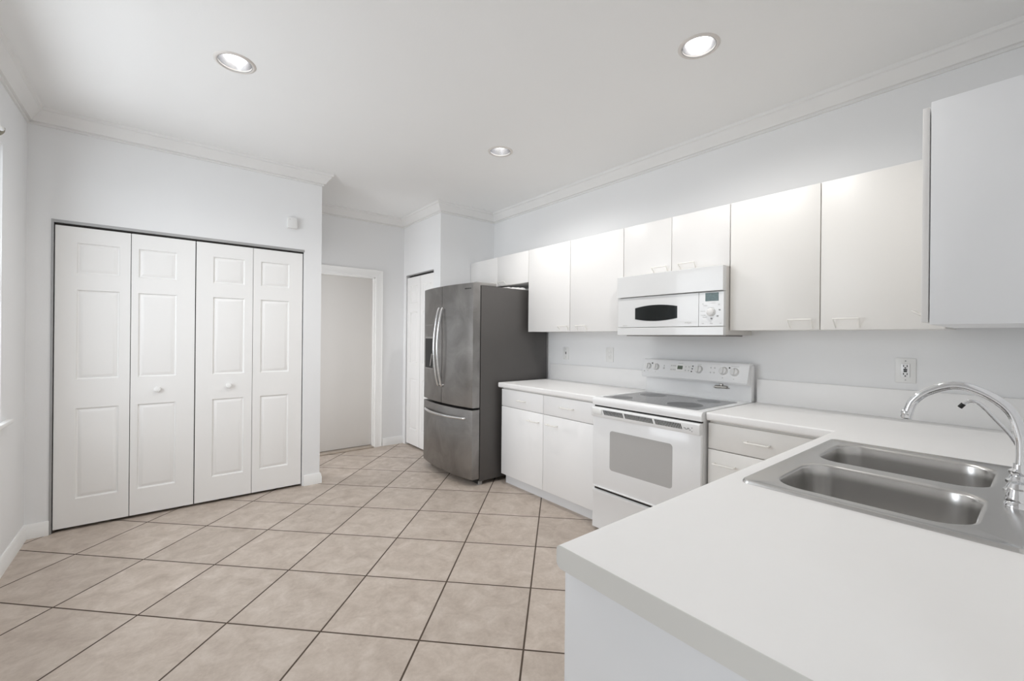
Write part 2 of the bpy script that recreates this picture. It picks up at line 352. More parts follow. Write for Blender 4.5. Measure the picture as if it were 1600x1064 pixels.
# closet opening: slim metal edge and top track
m = MB(); m.box(OX0 - 0.004, OX0 + 0.008, YC - 0.004, YC + 0.06, 0.0, OZ + 0.004); m.box(OX0 + 0.008, OX1 + 0.004, YC - 0.004, YC + 0.05, OZ - 0.016, OZ + 0.004)
struct('trim_8', m, 'track', 'thin grey metal edge framing the closet opening', 'door trim')
struct('trim_9', box(OX0 + 0.01, OX1, YC + 0.012, YC + 0.045, OZ - 0.028, OZ - 0.0165), 'gap', 'dark sliding track above the closet doors', 'door track')

def panel_face(mb, us, vs, panels, f):
    """us, vs: grid lines of the face; panels: set of (i, j) cells that carry a raised panel; f(u, v, depth) gives the point"""
    for i in range(len(us) - 1):
        for j in range(len(vs) - 1):
            u0, u1, v0, v1 = us[i], us[i + 1], vs[j], vs[j + 1]
            if (i, j) not in panels:
                mb.face([f(u0, v0, 0), f(u1, v0, 0), f(u1, v1, 0), f(u0, v1, 0)]); continue
            loops = []
            for ins, d in ((0, 0), (0.004, 0.009), (0.010, 0.0115), (0.030, 0.002), (0.034, 0.0015)):
                loops.append([f(u0 + ins, v0 + ins, d), f(u1 - ins, v0 + ins, d), f(u1 - ins, v1 - ins, d), f(u0 + ins, v1 - ins, d)])
            mb.loft(loops, True, False, True)
def panel_leaf(mb, u0, u1, v0, v1, pu, pv, f, th):
    us = [u0, pu[0], pu[1], u1]; vs = [v0] + [z for p in pv for z in p] + [v1]
    panel_face(mb, us, vs, {(1, 2 * k + 1) for k in range(len(pv))}, f)
    c = lambda d: [f(u0, v0, d), f(u1, v0, d), f(u1, v1, d), f(u0, v1, d)]
    mb.loft([c(0), c(th)], True, False, True)

PV = [(0.207, 0.822), (1.018, 1.628), (1.740, 1.947)]
LEAF = [(-0.572, -0.1945, (-0.468, -0.252)), (-0.1905, 0.1800, (-0.151, 0.069)), (0.1865, 0.5655, (0.295, 0.509)), (0.5690, 0.9440, (0.624, 0.840))]
YD = YC + 0.006
for k, lab in ((0, 'left pair of white panelled folding closet doors with one round knob'), (1, 'right pair of white panelled folding closet doors beside the free corner')):
    d = thing('door_%d' % (k + 1), (LEAF[2 * k][0], YD, 0), lab, 'closet door', kind='structure')
    for q in (2 * k, 2 * k + 1):
        u0, u1, pu = LEAF[q]; mb = MB()
        panel_leaf(mb, u0, u1, 0.022, 2.052, pu, PV, lambda u, v, dd: (u, YD + dd, v), 0.032)
        lf = link('door_leaf', mb, 'door', d, angle=20)
        if q in (1, 2):
            kx = -0.040 if q == 1 else 0.402
            link('knob', MB().lathe([(0.0, 0), (0.011, 0), (0.010, 0.010), (0.018, 0.016), (0.0205, 0.024), (0.017, 0.031), (0.006, 0.034)], (kx, YD, 0.924), (0, -1, 0)), 'trim', lf)
# near-black panel: the closet's shade put into its colour, behind the gaps
struct('trim_10', box(OX0 + 0.01, OX1 - 0.004, YC + 0.075, YC + 0.09, 0.0, OZ - 0.03), 'gap', 'near-black panel standing in for closet shade in the gaps between the doors', 'closet')

# hall door, jamb, casing, threshold
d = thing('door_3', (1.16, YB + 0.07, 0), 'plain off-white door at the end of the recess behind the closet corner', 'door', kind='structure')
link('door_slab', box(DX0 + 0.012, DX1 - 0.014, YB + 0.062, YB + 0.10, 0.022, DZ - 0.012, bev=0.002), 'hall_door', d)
m = MB(); m.box(DX1 - 0.012, DX1 + 0.002, YB - 0.001, YB + 0.11, 0, DZ); m.box(DX0 - 0.002, DX0 + 0.012, YB - 0.001, YB + 0.11, 0, DZ); m.box(DX0, DX1, YB - 0.001, YB + 0.11, DZ - 0.012, DZ + 0.002)
link('jamb', m, 'trim', d)
CS = lambda o0, o1: [(0, o0), (0.010, o0), (0.018, o0 + 0.02), (0.012, o0 + 0.026), (0.014, o1), (0, o1)]
m = MB()
cpoly = [(0, 0.0), (-0.012, 0.004), (-0.016, 0.03), (-0.012, 0.075), (-0.018, 0.086), (-0.014, 0.09), (0, 0.09)]
m.loft([[(DX1 + b, YB + a, z) for a, b in cpoly] for z in (0, DZ)], True, True, False)
m.loft([[(DX1 + b, YB + a, DZ + b) for a, b in cpoly], [(DX0 - b, YB + a, DZ + b) for a, b in cpoly]], True, False, True)
m.loft([[(DX1 + b, YB + a, DZ) for a, b in cpoly], [(DX1 + b, YB + a, DZ + b) for a, b in cpoly]], True, False, False)
link('casing', m, 'trim', d)
link('threshold', box(DX0 + 0.012, DX1 - 0.012, YB - 0.03, YB + 0.11, 0.0, 0.016, bev=0.005), 'wood', d)

# pantry door
d = thing('door_4', (XP, PY0, 0), 'white panelled pantry door just left of the refrigerator', 'door', kind='structure')
mb = MB(); PXD = XP + 0.012
panel_leaf(mb, PY0 + 0.008, 4.640, 0.022, 2.052, (4.375, 4.575), PV, lambda u, v, dd: (PXD + dd, u, v), 0.03)
panel_leaf(mb, 4.646, PY1 - 0.012, 0.022, 2.052, (4.715, 4.905), PV, lambda u, v, dd: (PXD + dd, u, v), 0.03)
link('door_leaf', mb, 'door', d, angle=20)
link('dark_gap', box(XP + 0.05, XP + 0.07, PY0, PY1, 0.0, PZ), 'gap', d)
link('track', box(XP + 0.002, XP + 0.046, PY0 + 0.002, PY1 - 0.002, PZ - 0.012, PZ - 0.001), 'track', d)

# window in the left wall
wn = thing('window_1', (XL, (WY0 + WY1) / 2, WZ0), 'bright window in the left wall at the picture edge', 'window', kind='structure')
m = MB()
for a in ((WY0, WY0 + 0.045, WZ0, WZ1), (WY1 - 0.045, WY1, WZ0, WZ1), (WY0 + 0.045, WY1 - 0.045, WZ1 - 0.045, WZ1), (WY0 + 0.045, WY1 - 0.045, WZ0, WZ0 + 0.045), (WY0 + 0.045, WY1 - 0.045, 1.56, 1.60)):
    m.box(XL - 0.075, XL - 0.03, *a, bev=0.003)
link('window_frame', m, 'trim', wn)
link('window_pane', box(XL - 0.056, XL - 0.052, WY0 + 0.04, WY1 - 0.04, WZ0 + 0.04, WZ1 - 0.04), 'glass', wn)
link('window_sill', box(XL, XL + 0.032, WY0 - 0.08, WY1 + 0.10, WZ0 - 0.028, WZ0 - 0.004, bev=0.006), 'trim', wn)
w2 = thing('window_2', (1.2, YR, 0), 'wide sliding glass door behind the viewer', 'window', kind='structure')
m = MB()
for x0, x1 in ((-0.3, -0.24), (1.17, 1.23), (2.64, 2.7)): m.box(x0, x1, YR - 0.08, YR - 0.02, 0, 2.35)
m.box(-0.3, 2.7, YR - 0.08, YR - 0.02, 2.29, 2.35); m.box(-0.3, 2.7, YR - 0.08, YR - 0.02, 0, 0.05)
link('window_frame', m, 'trim', w2)
link('window_pane', box(-0.26, 2.66, YR - 0.053, YR - 0.049, 0.04, 2.30), 'glass', w2)
w3 = thing('window_3', (XL, -1.9, 0.25), 'large window in the left wall behind the viewer', 'window', kind='structure')
m = MB()
for y0, y1 in ((-3.1, -3.04), (-1.93, -1.87), (-0.76, -0.7)): m.box(XL - 0.08, XL - 0.03, y0, y1, 0.25, 2.3)
m.box(XL - 0.08, XL - 0.03, -3.1, -0.7, 2.24, 2.3); m.box(XL - 0.08, XL - 0.03, -3.1, -0.7, 0.25, 0.30)
link('window_frame', m, 'trim', w3)
link('window_pane', box(XL - 0.057, XL - 0.053, -3.06, -0.74, 0.29, 2.26), 'glass', w3)
bl = thing('blind_rail', (XL, 2.7, 2.37), 'brownish blind rail end on the left wall above the window', 'window blind')
m = MB(); m.tube([(XL + 0.026, 1.75, 2.398), (XL + 0.026, 3.44, 2.398)], 0.012)
link('rod', m, 'blind', bl)
m = MB(); m.tube(spline([(XL + 0.001, 3.462, 2.372), (XL + 0.012, 3.464, 2.376), (XL + 0.024, 3.464, 2.392), (XL + 0.026, 3.464, 2.412)], 5), [0.009] * 16)
link('bracket', m, 'brass', bl)

# recessed ceiling lamps
lamp_lab = ['recessed round ceiling lamp above the floor in front of the closet', 'recessed round ceiling lamp nearest the right cabinets, showing a brushed reflector', 'small far recessed ceiling lamp above the refrigerator aisle']
for (cx, cy), lab, pw in zip(LAMPS, lamp_lab, (24, 29, 37)):
    l = thing('ceiling_lamp', (cx, cy, ZC), lab, 'ceiling light', 'recessed kitchen ceiling lamps')
    link('trim_ring', MB().lathe([(0.078, 0.004), (0.080, -0.004), (0.086, -0.007), (0.095, -0.004), (0.098, 0.0), (0.083, 0.001)], (cx, cy, ZC), cap0=False, cap1=False, seg=40), 'ring', l)
    link('inner_lip', MB().tube([(cx + 0.0795 * math.cos(2 * math.pi * k / 40), cy + 0.0795 * math.sin(2 * math.pi * k / 40), ZC - 0.003) for k in range(41)], 0.0022, 6, False), 'mark', l)
    link('reflector', MB().lathe([(0.079, 0.0), (0.075, 0.03), (0.067, 0.075), (0.055, 0.12), (0.050, 0.124), (0.0, 0.125)], (cx, cy, ZC), cap0=False, cap1=False, seg=40), 'can', l)
    link('bulb', MB().lathe([(0.0, 0.066), (0.022, 0.067), (0.039, 0.071), (0.047, 0.079), (0.045, 0.095), (0.032, 0.122)], (cx, cy, ZC), seg=32), 'bulb', l)
    sp = bpy.data.lights.new('lamp_light', 'SPOT'); sp.energy = pw; sp.color = (1.0, 0.98, 0.955); sp.spot_size = R(156); sp.spot_blend = 0.7; sp.shadow_soft_size = 0.02
    so = bpy.data.objects.new('lamp_light', sp); COL.objects.link(so); so.location = (cx, cy, ZC - 0.006)

# alarm sensor on the closet wall
s = thing('alarm_sensor', (0.855, YC, 2.305), 'small white alarm sensor box on the wall above the closet doors', 'sensor')
link('housing', box(0.815, 0.892, YC - 0.032, YC, 2.258, 2.352, bev=0.006), 'appl_plastic', s)
link('lens', MB().lathe([(0.0, 0.0), (0.004, 0.0), (0.003, 0.003)], (0.832, YC - 0.031, 2.332), (0, -1, 0), seg=12), 'mark_light', s)

# ------------------------------------------------------------------ cabinets
def pull(parent, p0, p1, out, drop=0.0, r=0.0036):
    """wire pull: bar from p0 to p1 standing off along `out`, legs going back and down by drop"""
    p0, p1, out = Vector(p0), Vector(p1), Vector(out); dz = Vector((0, 0, -drop)); d = (p1 - p0).normalized()
    a0, a1 = p0 - out + dz + d * 0.004, p1 - out + dz - d * 0.004
    e = 0.006; mb = MB()
    mb.tube([a0, p0 - (p0 - a0).normalized() * e, p0 + d * e * 0.3, p0 + d * e, p1 - d * e, p1 - d * e * 0.3, p1 - (p1 - a1).normalized() * e, a1], r, 8)
    return link('handle', mb, 'pull', parent)
XU, XUD = 2.74, 2.72          # carcass front / door face of the wall cabinets
def upper(y0, y1, z0, z1, split, handles, label, door_z0=None, mt='cab'):
    c = thing('wall_cabinet', (XR, (y0 + y1) / 2, z0), label, 'cabinet', 'white slab door wall cabinets')
    link('carcass', box(XU, XR, y0, y1, z0, z1), mt, c)
    ys = [y0] + split + [y1]
    for i in range(len(ys) - 1):
        dr = link('door', box(XUD, XU - 0.002, ys[i] + 0.0022, ys[i + 1] - 0.0022, z0 - 0.001, z1 - 0.001, bev=0.0018, seg=2), mt, c)
        for hy0, hy1, hz, drop in handles:
            if ys[i] < (hy0 + hy1) / 2 < ys[i + 1]: pull(dr, (XUD - 0.03, hy0, hz), (XUD - 0.03, hy1, hz), (-0.031, 0, 0), drop)
    return c
ZT = 2.172
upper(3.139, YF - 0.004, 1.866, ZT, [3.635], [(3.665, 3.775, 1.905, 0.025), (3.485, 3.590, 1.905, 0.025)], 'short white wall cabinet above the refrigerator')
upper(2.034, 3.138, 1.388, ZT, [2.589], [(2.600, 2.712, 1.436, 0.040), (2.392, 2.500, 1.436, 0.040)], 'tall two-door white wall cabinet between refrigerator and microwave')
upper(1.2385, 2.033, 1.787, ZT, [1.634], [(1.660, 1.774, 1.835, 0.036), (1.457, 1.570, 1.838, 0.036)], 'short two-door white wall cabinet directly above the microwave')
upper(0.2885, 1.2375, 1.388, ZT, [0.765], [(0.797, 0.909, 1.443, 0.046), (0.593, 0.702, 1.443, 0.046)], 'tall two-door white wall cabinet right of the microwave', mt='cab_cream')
# wall cabinet over the sink run, its side towards the viewer
c = thing('sink_wall_cabinet', (2.40, YS, 1.39), 'daylight-tinted white wall cabinet side at the right picture edge, above the faucet', 'cabinet')
link('carcass', box(2.10, 2.735, YS, 0.264, 1.390, 2.174, bev=0.001), 'cab_daylit', c)
dr = link('door', box(2.103, 2.716, 0.268, 0.2865, 1.398, 2.160, bev=0.002), 'cab', c)
pull(dr, (2.135, 0.316, 1.441), (2.245, 0.316, 1.441), (0, 0.031, 0), 0.02)

XBF = 2.40                     # door face of the base cabinets
ZB = 0.875
def front(c, name, y0, y1, z0, z1, hy, hz, mt='cab_base'):
    d = link(name, box(XBF, XBF + 0.018, y0 + 0.002, y1 - 0.002, z0 + 0.0015, z1 - 0.0015, bev=0.0018), mt, c)
    if hy: pull(d, (XBF - 0.03, hy[0], hz), (XBF - 0.03, hy[1], hz), (-0.031, 0, 0), 0.0, 0.0046)
c = thing('base_cabinet', (2.7, 2.58, 0), 'white base cabinet between refrigerator and stove', 'cabinet', 'white slab front base cabinets')
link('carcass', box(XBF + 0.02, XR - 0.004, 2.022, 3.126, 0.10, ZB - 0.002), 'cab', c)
link('toe_kick', box(XBF + 0.055, XBF + 0.07, 2.024, 3.122, 0.0, 0.10), 'cab_daylit', c)
front(c, 'drawer', 2.571, 3.126, 0.712, 0.866, (2.792, 2.880), 0.785)
front(c, 'drawer', 2.022, 2.571, 0.712, 0.866, (2.235, 2.365), 0.793)
front(c, 'door', 2.571, 3.126, 0.092, 0.710, (2.620, 2.745), 0.636)
front(c, 'door', 2.022, 2.571, 0.092, 0.710, (2.405, 2.520), 0.638)
c = thing('base_cabinet', (2.7, 0.9, 0), 'cream white base cabinet right of the stove, partly behind the sink counter', 'cabinet', 'white slab front base cabinets')
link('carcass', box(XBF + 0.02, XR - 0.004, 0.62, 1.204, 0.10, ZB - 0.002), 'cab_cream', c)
link('toe_kick', box(XBF + 0.055, XBF + 0.07, 0.62, 1.202, 0.0, 0.10), 'cab_daylit', c)
front(c, 'drawer', 0.635, 1.206, 0.716, 0.862, (0.884, 1.000), 0.790, 'cab_cream')
front(c, 'door', 0.635, 1.206, 0.092, 0.714, (1.052, 1.168), 0.640, 'cab_cream')
link('filler', box(XBF + 0.003, XBF + 0.021, 0.607, 0.634, 0.10, ZB - 0.002), 'cab_cream', c)
# peninsula below the sink
c = thing('peninsula_cabinet', (1.5, 0.26, 0), 'white sink base cabinet in the foreground, its plain end towards the viewer', 'cabinet')
link('end_panel', box(0.628, 0.646, YS + 0.004, 0.604, 0.0, ZB - 0.002, bev=0.001), 'cab_daylit', c)
link('carcass', box(0.647, 2.40, YS + 0.004, 0.584, 0.10, 0.66), 'cab', c)
for i in range(3):
    x0 = 0.648 + i * 0.584
    d = link('door', box(x0 + 0.002, x0 + 0.582, 0.586, 0.604, 0.10, 0.868, bev=0.0018), 'cab', c)
    pull(d, (x0 + 0.03, 0.634, 0.800), (x0 + 0.145, 0.634, 0.800), (0, 0.033, 0), 0.03, 0.0042)

# ------------------------------------------------------------------ countertops
ZTOP = 0.92
NW = 0.03
def nose(r1=0.009, r2=0.014, dep=0.045, w=NW):
    out = [(-w, ZTOP)]
    for k in range(7):
        a = R(90 - 15 * k); out.append((-r1 + r1 * math.cos(a), ZTOP - r1 + r1 * math.sin(a)))
    for k in range(7):
        a = R(-15 * k * 0.9); out.append((-r2 + r2 * math.cos(a), ZTOP - dep + r2 + r2 * math.sin(a)))
    out.append((-w, ZTOP - dep))
    return out
def worktop(outl, hole, nose_edges, path, parent):
    """slab with an optional hole; the edges in nose_edges carry the rounded front swept along path"""
    mb = MB(); lo = [outl] + ([hole] if hole else [])
    mb.fill(lo, ZTOP); mb.fill(lo, ZTOP - 0.045, flip=True)
    for i in range(len(outl)):
        if i in nose_edges: continue
        p, q = outl[i], outl[(i + 1) % len(outl)]
        mb.face([(*p, ZTOP - 0.045), (*q, ZTOP - 0.045), (*q, ZTOP), (*p, ZTOP)])
    if hole: mb.loft([[(x, y, ZTOP - 0.045) for x, y in hole], [(x, y, ZTOP) for x, y in hole]])
    s_ = sweep(path, nose(), closed=False); me = bpy.data.meshes.new('tmp'); s_.bm.to_mesh(me); s_.bm.free(); mb.bm.from_mesh(me); bpy.data.meshes.remove(me)
    bmesh.ops.remove_doubles(mb.bm, verts=mb.bm.verts, dist=1e-5)
    return link('worktop', mb, 'top', parent)
XE, YE = 2.378, 0.6115
ct = thing('countertop', (2.7, 2.58, ZB), 'short white countertop between refrigerator and stove', 'countertop')
worktop([(XE + NW, 2.008), (XR - 0.001, 2.008), (XR - 0.001, 3.150), (XE + NW, 3.150)], None, {3}, [(XE, 3.150), (XE, 2.008)], ct)
link('backsplash', box(XR - 0.020, XR, 2.008, 3.150, ZTOP, 1.073, bev=0.003), 'top', ct)
ct = thing('countertop', (1.8, 0.3, ZB), 'large white L-shaped countertop holding the steel sink', 'countertop')
SX0, SX1, SY0, SY1 = 1.297, 2.137, 0.012, 0.557
worktop([(XR - 0.001, YS + 0.001), (XR - 0.001, 1.205), (XE + NW, 1.205), (XE + NW, YE - NW), (0.612, YE - NW), (0.612, YS + 0.001)],
        rrect(SX0 + 0.012, SX1 - 0.012, SY0 + 0.012, SY1 - 0.012, 0.02, 3), {2, 3}, [(XE, 1.205), (XE, YE), (0.612, YE)], ct)
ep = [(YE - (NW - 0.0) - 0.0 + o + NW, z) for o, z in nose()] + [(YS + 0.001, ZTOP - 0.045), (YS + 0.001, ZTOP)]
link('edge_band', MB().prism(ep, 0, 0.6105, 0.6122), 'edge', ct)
link('backsplash', box(XR - 0.020, XR, YS + 0.02, 1.200, ZTOP, 1.073, bev=0.003), 'top', ct)
link('backsplash', box(0.70, XR, YS, YS + 0.018, ZTOP, 1.073, bev=0.003), 'top', ct)

# ------------------------------------------------------------------ sink
sk = thing('sink', (1.717, 0.285, ZTOP), 'stainless steel double bowl sink set in the foreground counter', 'sink')
ZD = ZTOP + 0.006
B1, B2 = (1.348, 1.690, 0.092, 0.505), (1.742, 2.092, 0.092, 0.515)
rb = 0.085
mb = MB()
oo = rrect(SX0, SX1, SY0, SY1, 0.022, 8); n_ = len(oo)
def off(d): return rrect(SX0 + d, SX1 - d, SY0 + d, SY1 - d, max(0.004, 0.022 - d * 0.5), 8)
mb.loft([[(x, y, z) for x, y in off(d)] for d, z in ((0, ZTOP), (0.0005, ZTOP + 0.004), (0.003, ZTOP + 0.0085), (0.007, ZTOP + 0.009), (0.013, ZTOP + 0.0075), (0.017, ZD))])
mb.fill([off(0.017), rrect(*B1, rb, 10), rrect(*B2, rb, 10)], ZD)
bmesh.ops.remove_doubles(mb.bm, verts=mb.bm.verts, dist=1e-5)
link('sink_deck', mb, 'sink_steel', sk, angle=50)
for Bx in (B1, B2):
    mb = MB(); loops = []
    for d, z in ((0, 0), (0.004, -0.001), (0.008, -0.004), (0.0105, -0.010), (0.012, -0.04), (0.018, -0.12), (0.022, -0.155), (0.032, -0.172), (0.05, -0.180), (0.09, -0.183)):
        loops.append([(x, y, ZD + z) for x, y in rrect(Bx[0] + d, Bx[1] - d, Bx[2] + d, Bx[3] - d, max(0.03, rb - d * 0.5), 10)])
    mb.loft(loops, True, False, True)
    bw = link('bowl', mb, 'sink_steel', sk, angle=60)
    cxx, cyy = (Bx[0] + Bx[1]) / 2, (Bx[2] + Bx[3]) / 2
    link('drain', MB().lathe([(0.0, 0.001), (0.03, 0.001), (0.036, 0.004), (0.045, 0.003), (0.047, 0.0)], (cxx, cyy, ZD - 0.1835)), 'chrome', bw)

# ------------------------------------------------------------------ faucet and filtered-water tap
fx, fy = 1.72, 0.044
fc = thing('faucet', (fx, fy, ZD), 'tall chrome gooseneck faucet at the back of the sink', 'faucet')
mb = MB(); base = rrect(fx - 0.125, fx + 0.125, fy - 0.025, fy + 0.025, 0.024, 8)
mb.loft([[(fx + (x - fx) * k, fy + (y - fy) * k2, ZD + z) for x, y in base] for k, k2, z in ((1, 1, 0), (1, 1, 0.006), (0.985, 0.93, 0.012), (0.96, 0.80, 0.017))], True, True, True)
link('base_plate', mb, 'chrome', fc)
link('spout_body', MB().lathe([(0.027, 0.012), (0.030, 0.016), (0.030, 0.022), (0.024, 0.028), (0.022, 0.036), (0.026, 0.041), (0.026, 0.047), (0.020, 0.053), (0.018, 0.062), (0.021, 0.066), (0.021, 0.072), (0.014, 0.078), (0.013, 0.09)], (fx, fy, ZD)), 'chrome', fc)
sp_pts = spline([(fx, fy - 0.002, ZD + 0.07), (fx, fy - 0.003, 1.05), (fx, fy + 0.001, 1.095), (fx, fy + 0.018, 1.150), (fx, 0.105, 1.190), (fx, 0.160, 1.2085), (fx, 0.215, 1.188), (fx, 0.248, 1.155), (fx, 0.261, 1.118)], 8)
link('spout', MB().tube(sp_pts, 0.0118, 20), 'chrome', fc)
link('aerator', MB().lathe([(0.0, -0.012), (0.0125, -0.012), (0.014, -0.008), (0.0128, -0.002), (0.0142, 0.002), (0.0142, 0.008), (0.012, 0.012)], (fx, 0.263, 1.113), (0, -0.12, 1)), 'chrome', fc)
for sx in (-1, 1):
    hx = fx + sx * 0.095
    hb = link('handle', MB().lathe([(0.022, 0.012), (0.024, 0.018), (0.020, 0.03), (0.018, 0.045), (0.021, 0.05), (0.016, 0.060), (0.004, 0.064)], (hx, fy, ZD)), 'chrome', fc)
    link('lever', MB().tube([(hx, fy, ZD + 0.055), (hx + sx * 0.02, fy - 0.03, ZD + 0.062), (hx + sx * 0.03, fy - 0.055, ZD + 0.072)], [0.007, 0.006, 0.005], 10), 'chrome', hb) if sx > 0 else None
tx = 1.90
tp = thing('water_filter_tap', (tx, 0.048, ZD), 'thin chrome filter tap with black tip rising behind the faucet', 'faucet')
link('base', MB().lathe([(0.018, 0), (0.018, 0.006), (0.010, 0.012), (0.008, 0.05), (0.006, 0.055)], (tx, 0.048, ZD)), 'chrome', tp)
link('spout', MB().tube(spline([(tx, 0.048, ZD + 0.05), (tx, 0.050, 1.02), (tx, 0.066, 1.060), (tx, 0.100, 1.108), (tx, 0.122, 1.138), (tx, 0.136, 1.149), (tx, 0.150, 1.150), (tx, 0.163, 1.139)], 6), 0.0052, 12), 'chrome', tp)
link('tip', MB().tube([(tx, 0.1615, 1.141), (tx, 0.170, 1.129)], 0.0062, 12), 'black', tp)

# ------------------------------------------------------------------ stove
SY_0, SY_1, SXF = 1.215, 2.002, 2.345
st = thing('stove', (2.7, 1.61, 0), 'white electric range with glass cooktop and rear control panel', 'stove')
link('body', box(2.375, XR - 0.012, SY_0 + 0.004, SY_1 - 0.004, 0.03, 0.875), 'appl', st)
for yy in (SY_0 + 0.05, SY_1 - 0.05):
    for xx in (2.42, 2.96): link('foot', MB().lathe([(0.018, 0), (0.018, 0.02), (0.010, 0.03)], (xx, yy, 0)), 'black', st)
# cooktop frame: rounded front lip
prof = [(SXF + 0.002, 0.868), (SXF - 0.002, 0.874), (SXF - 0.004, 0.900), (SXF + 0.000, 0.912), (SXF + 0.010, 0.9195), (SXF + 0.028, 0.922), (2.985, 0.922), (2.985, 0.868)]
frm = link('cooktop', MB().prism(prof, 1, SY_0 - 0.001, SY_1 + 0.001), 'appl', st, angle=45)
gp = rrect(2.388, 2.905, 1.262, 1.955, 0.012, 4)
mb = MB(); mb.loft([[(x, y, 0.9215) for x, y in gp], [(x, y, 0.9232) for x, y in gp]], True, True, True)
gl = link('glass_top', mb, 'cook', frm)
for bx_, by_, br in ((2.475, 1.850, 0.075), (2.765, 1.800, 0.095), (2.530, 1.420, 0.112), (2.790, 1.400, 0.075)):
    link('burner', MB().lathe([(0.0, 0.9236), (br, 0.9236), (br, 0.9233)], (bx_, by_, 0), seg=48, cap0=False, cap1=False), 'burner', frm)
    if 1:
        link('burner_ring', MB().lathe([(br - 0.004, 0.9237), (br - 0.002, 0.9240), (br, 0.9237)], (bx_, by_, 0), seg=48, cap0=False, cap1=False), 'burner_ring', frm)
# oven door
od = link('oven_door', box(SXF, 2.374, SY_0 + 0.003, SY_1 - 0.003, 0.306, 0.792, bev=0.005), 'appl', st)
wl = rrect(1.392, 1.852, 0.442, 0.708, 0.02, 6)
mb = MB(); mb.loft([[(SXF + 0.001, y, z) for y, z in wl], [(SXF - 0.0012, y, z) for y, z in wl]], True, True, True)
link('window', mb, 'oven_glass', od)
link('door_lip', box(SXF - 0.006, SXF + 0.004, SY_0 + 0.02, SY_1 - 0.012, 0.303, 0.311, bev=0.002), 'appl', od)
vt = link('door_handle', MB().prism([(SXF + 0.025, 0.857), (SXF - 0.008, 0.855), (SXF - 0.016, 0.848), (SXF - 0.018, 0.80), (SXF - 0.012, 0.791), (SXF + 0.025, 0.791)], 1, SY_0 + 0.004, SY_1 - 0.003), 'appl', od)
mb = MB(); xx = SXF - 0.0165
for g0, g1, n in ((1.895, 1.735, 16), (1.722, 1.515, 20), (1.500, 1.325, 17)):
    for k in range(n):
        y = g0 + (g1 - g0) * (k + 0.5) / n; hw = abs(g1 - g0) / n * 0.27
        pl = [(y - hw - 0.006, 0.812), (y + hw - 0.006, 0.812), (y + hw + 0.006, 0.842), (y - hw + 0.006, 0.842)]
        mb.loft([[(xx - 0.0022 + 0.0005 * 0, a, b) for a, b in pl], [(xx + 0.003, a, b) for a, b in pl]], True, True, True)
link('vent_slots', mb, 'gap', vt)
link('end_cap', box(SXF - 0.0235, SXF - 0.010, 1.908, 1.985, 0.806, 0.844, bev=0.005), 'appl_plastic', vt)
mb = MB()
for y, z, a, b in ((1.306, 0.822, 0.006, 0.002), (1.296, 0.817, 0.008, 0.002), (1.284, 0.822, 0.006, 0.0035), (1.274, 0.815, 0.005, 0.002), (1.262, 0.828, 0.003, 0.002), (1.262, 0.808, 0.003, 0.002)):
    mb.box(xx - 0.0022, xx, y - a, y + a, z - b, z + b)
link('emblem', mb, 'mark', vt)
link('gap_strip', box(SXF + 0.014, 2.376, SY_0 + 0.006, SY_1 - 0.006, 0.856, 0.869), 'gap', st)
# storage drawer
dw = link('drawer', MB().prism([(2.374, 0.284), (SXF + 0.008, 0.284), (SXF, 0.278), (SXF, 0.262), (SXF + 0.006, 0.250), (SXF, 0.020), (2.374, 0.020)], 1, SY_0 + 0.003, SY_1 - 0.003), 'appl', st)
link('drawer_gap', box(SXF + 0.012, 2.378, SY_0 + 0.012, SY_1 - 0.012, 0.283, 0.307), 'gap', st)
# back guard and control panel
bg = link('backguard', box(2.985, XR - 0.012, SY_0 - 0.001, SY_1 + 0.001, 0.90, 1.160, bev=0.004), 'appl', st)
cprof = [(2.930, 1.046), (2.936, 1.034), (2.985, 1.030), (3.030, 1.04), (3.030, 1.170), (2.975, 1.176), (2.966, 1.170)]
cpn = link('control_panel', MB().prism(cprof, 1, SY_0 + 0.004, SY_1 + 0.005), 'appl', st, angle=30)
cn_ = Vector((1.170 - 1.046, 0, -(2.966 - 2.930))).normalized() * -1          # outward normal of the slanted face
nrm = Vector((-(1.170 - 1.046), 0, (2.966 - 2.930))).normalized()
def cpt(y, z, d=0.0):
    t = (z - 1.046) / (1.170 - 1.046); return Vector((2.930 + t * 0.036, y, z)) + nrm * d
for y, z, r in ((1.962, 1.117, 0.024), (1.893, 1.116, 0.024), (1.553, 1.117, 0.026), (1.380, 1.117, 0.026), (1.306, 1.114, 0.026)):
    k = link('knob', MB().lathe([(r + 0.003, 0.0), (r + 0.002, 0.003), (r, 0.005), (r * 0.93, 0.014), (r * 0.85, 0.016), (0.0, 0.0165)], cpt(y, z), nrm, cap1=False), 'appl_plastic', cpn)
    up = Vector((0.036, 0, 0.124)).normalized(); s_ = Vector((0, 1, 0)); c0 = cpt(y, z, 0.015)
    pts = [c0 + up * a * r * 0.9 + s_ * b * 0.0045 for a, b in ((1, 1), (1, -1), (-1, -1), (-1, 1))]
    mb = MB(); mb.loft([pts, [c0 + nrm * 0.008 + (p - c0) * 0.8 for p in pts]], True, True, True)
    me = bpy.data.meshes.new('t'); mb.bm.to_mesh(me); mb.bm.free(); b2 = bmesh.new(); b2.from_mesh(k.data); 
    me.transform(Matrix.Translation(-st.location)); b2.from_mesh(me); b2.to_mesh(k.data); b2.free(); bpy.data.meshes.remove(me)
def decal(name, parent, y0, y1, z0, z1, m, d=0.0008):
    mb = MB(); a = [cpt(y0, z0), cpt(y1, z0), cpt(y1, z1), cpt(y0, z1)]
    mb.loft([a, [p + nrm * d for p in a]], True, True, True); return link(name, mb, m, parent)
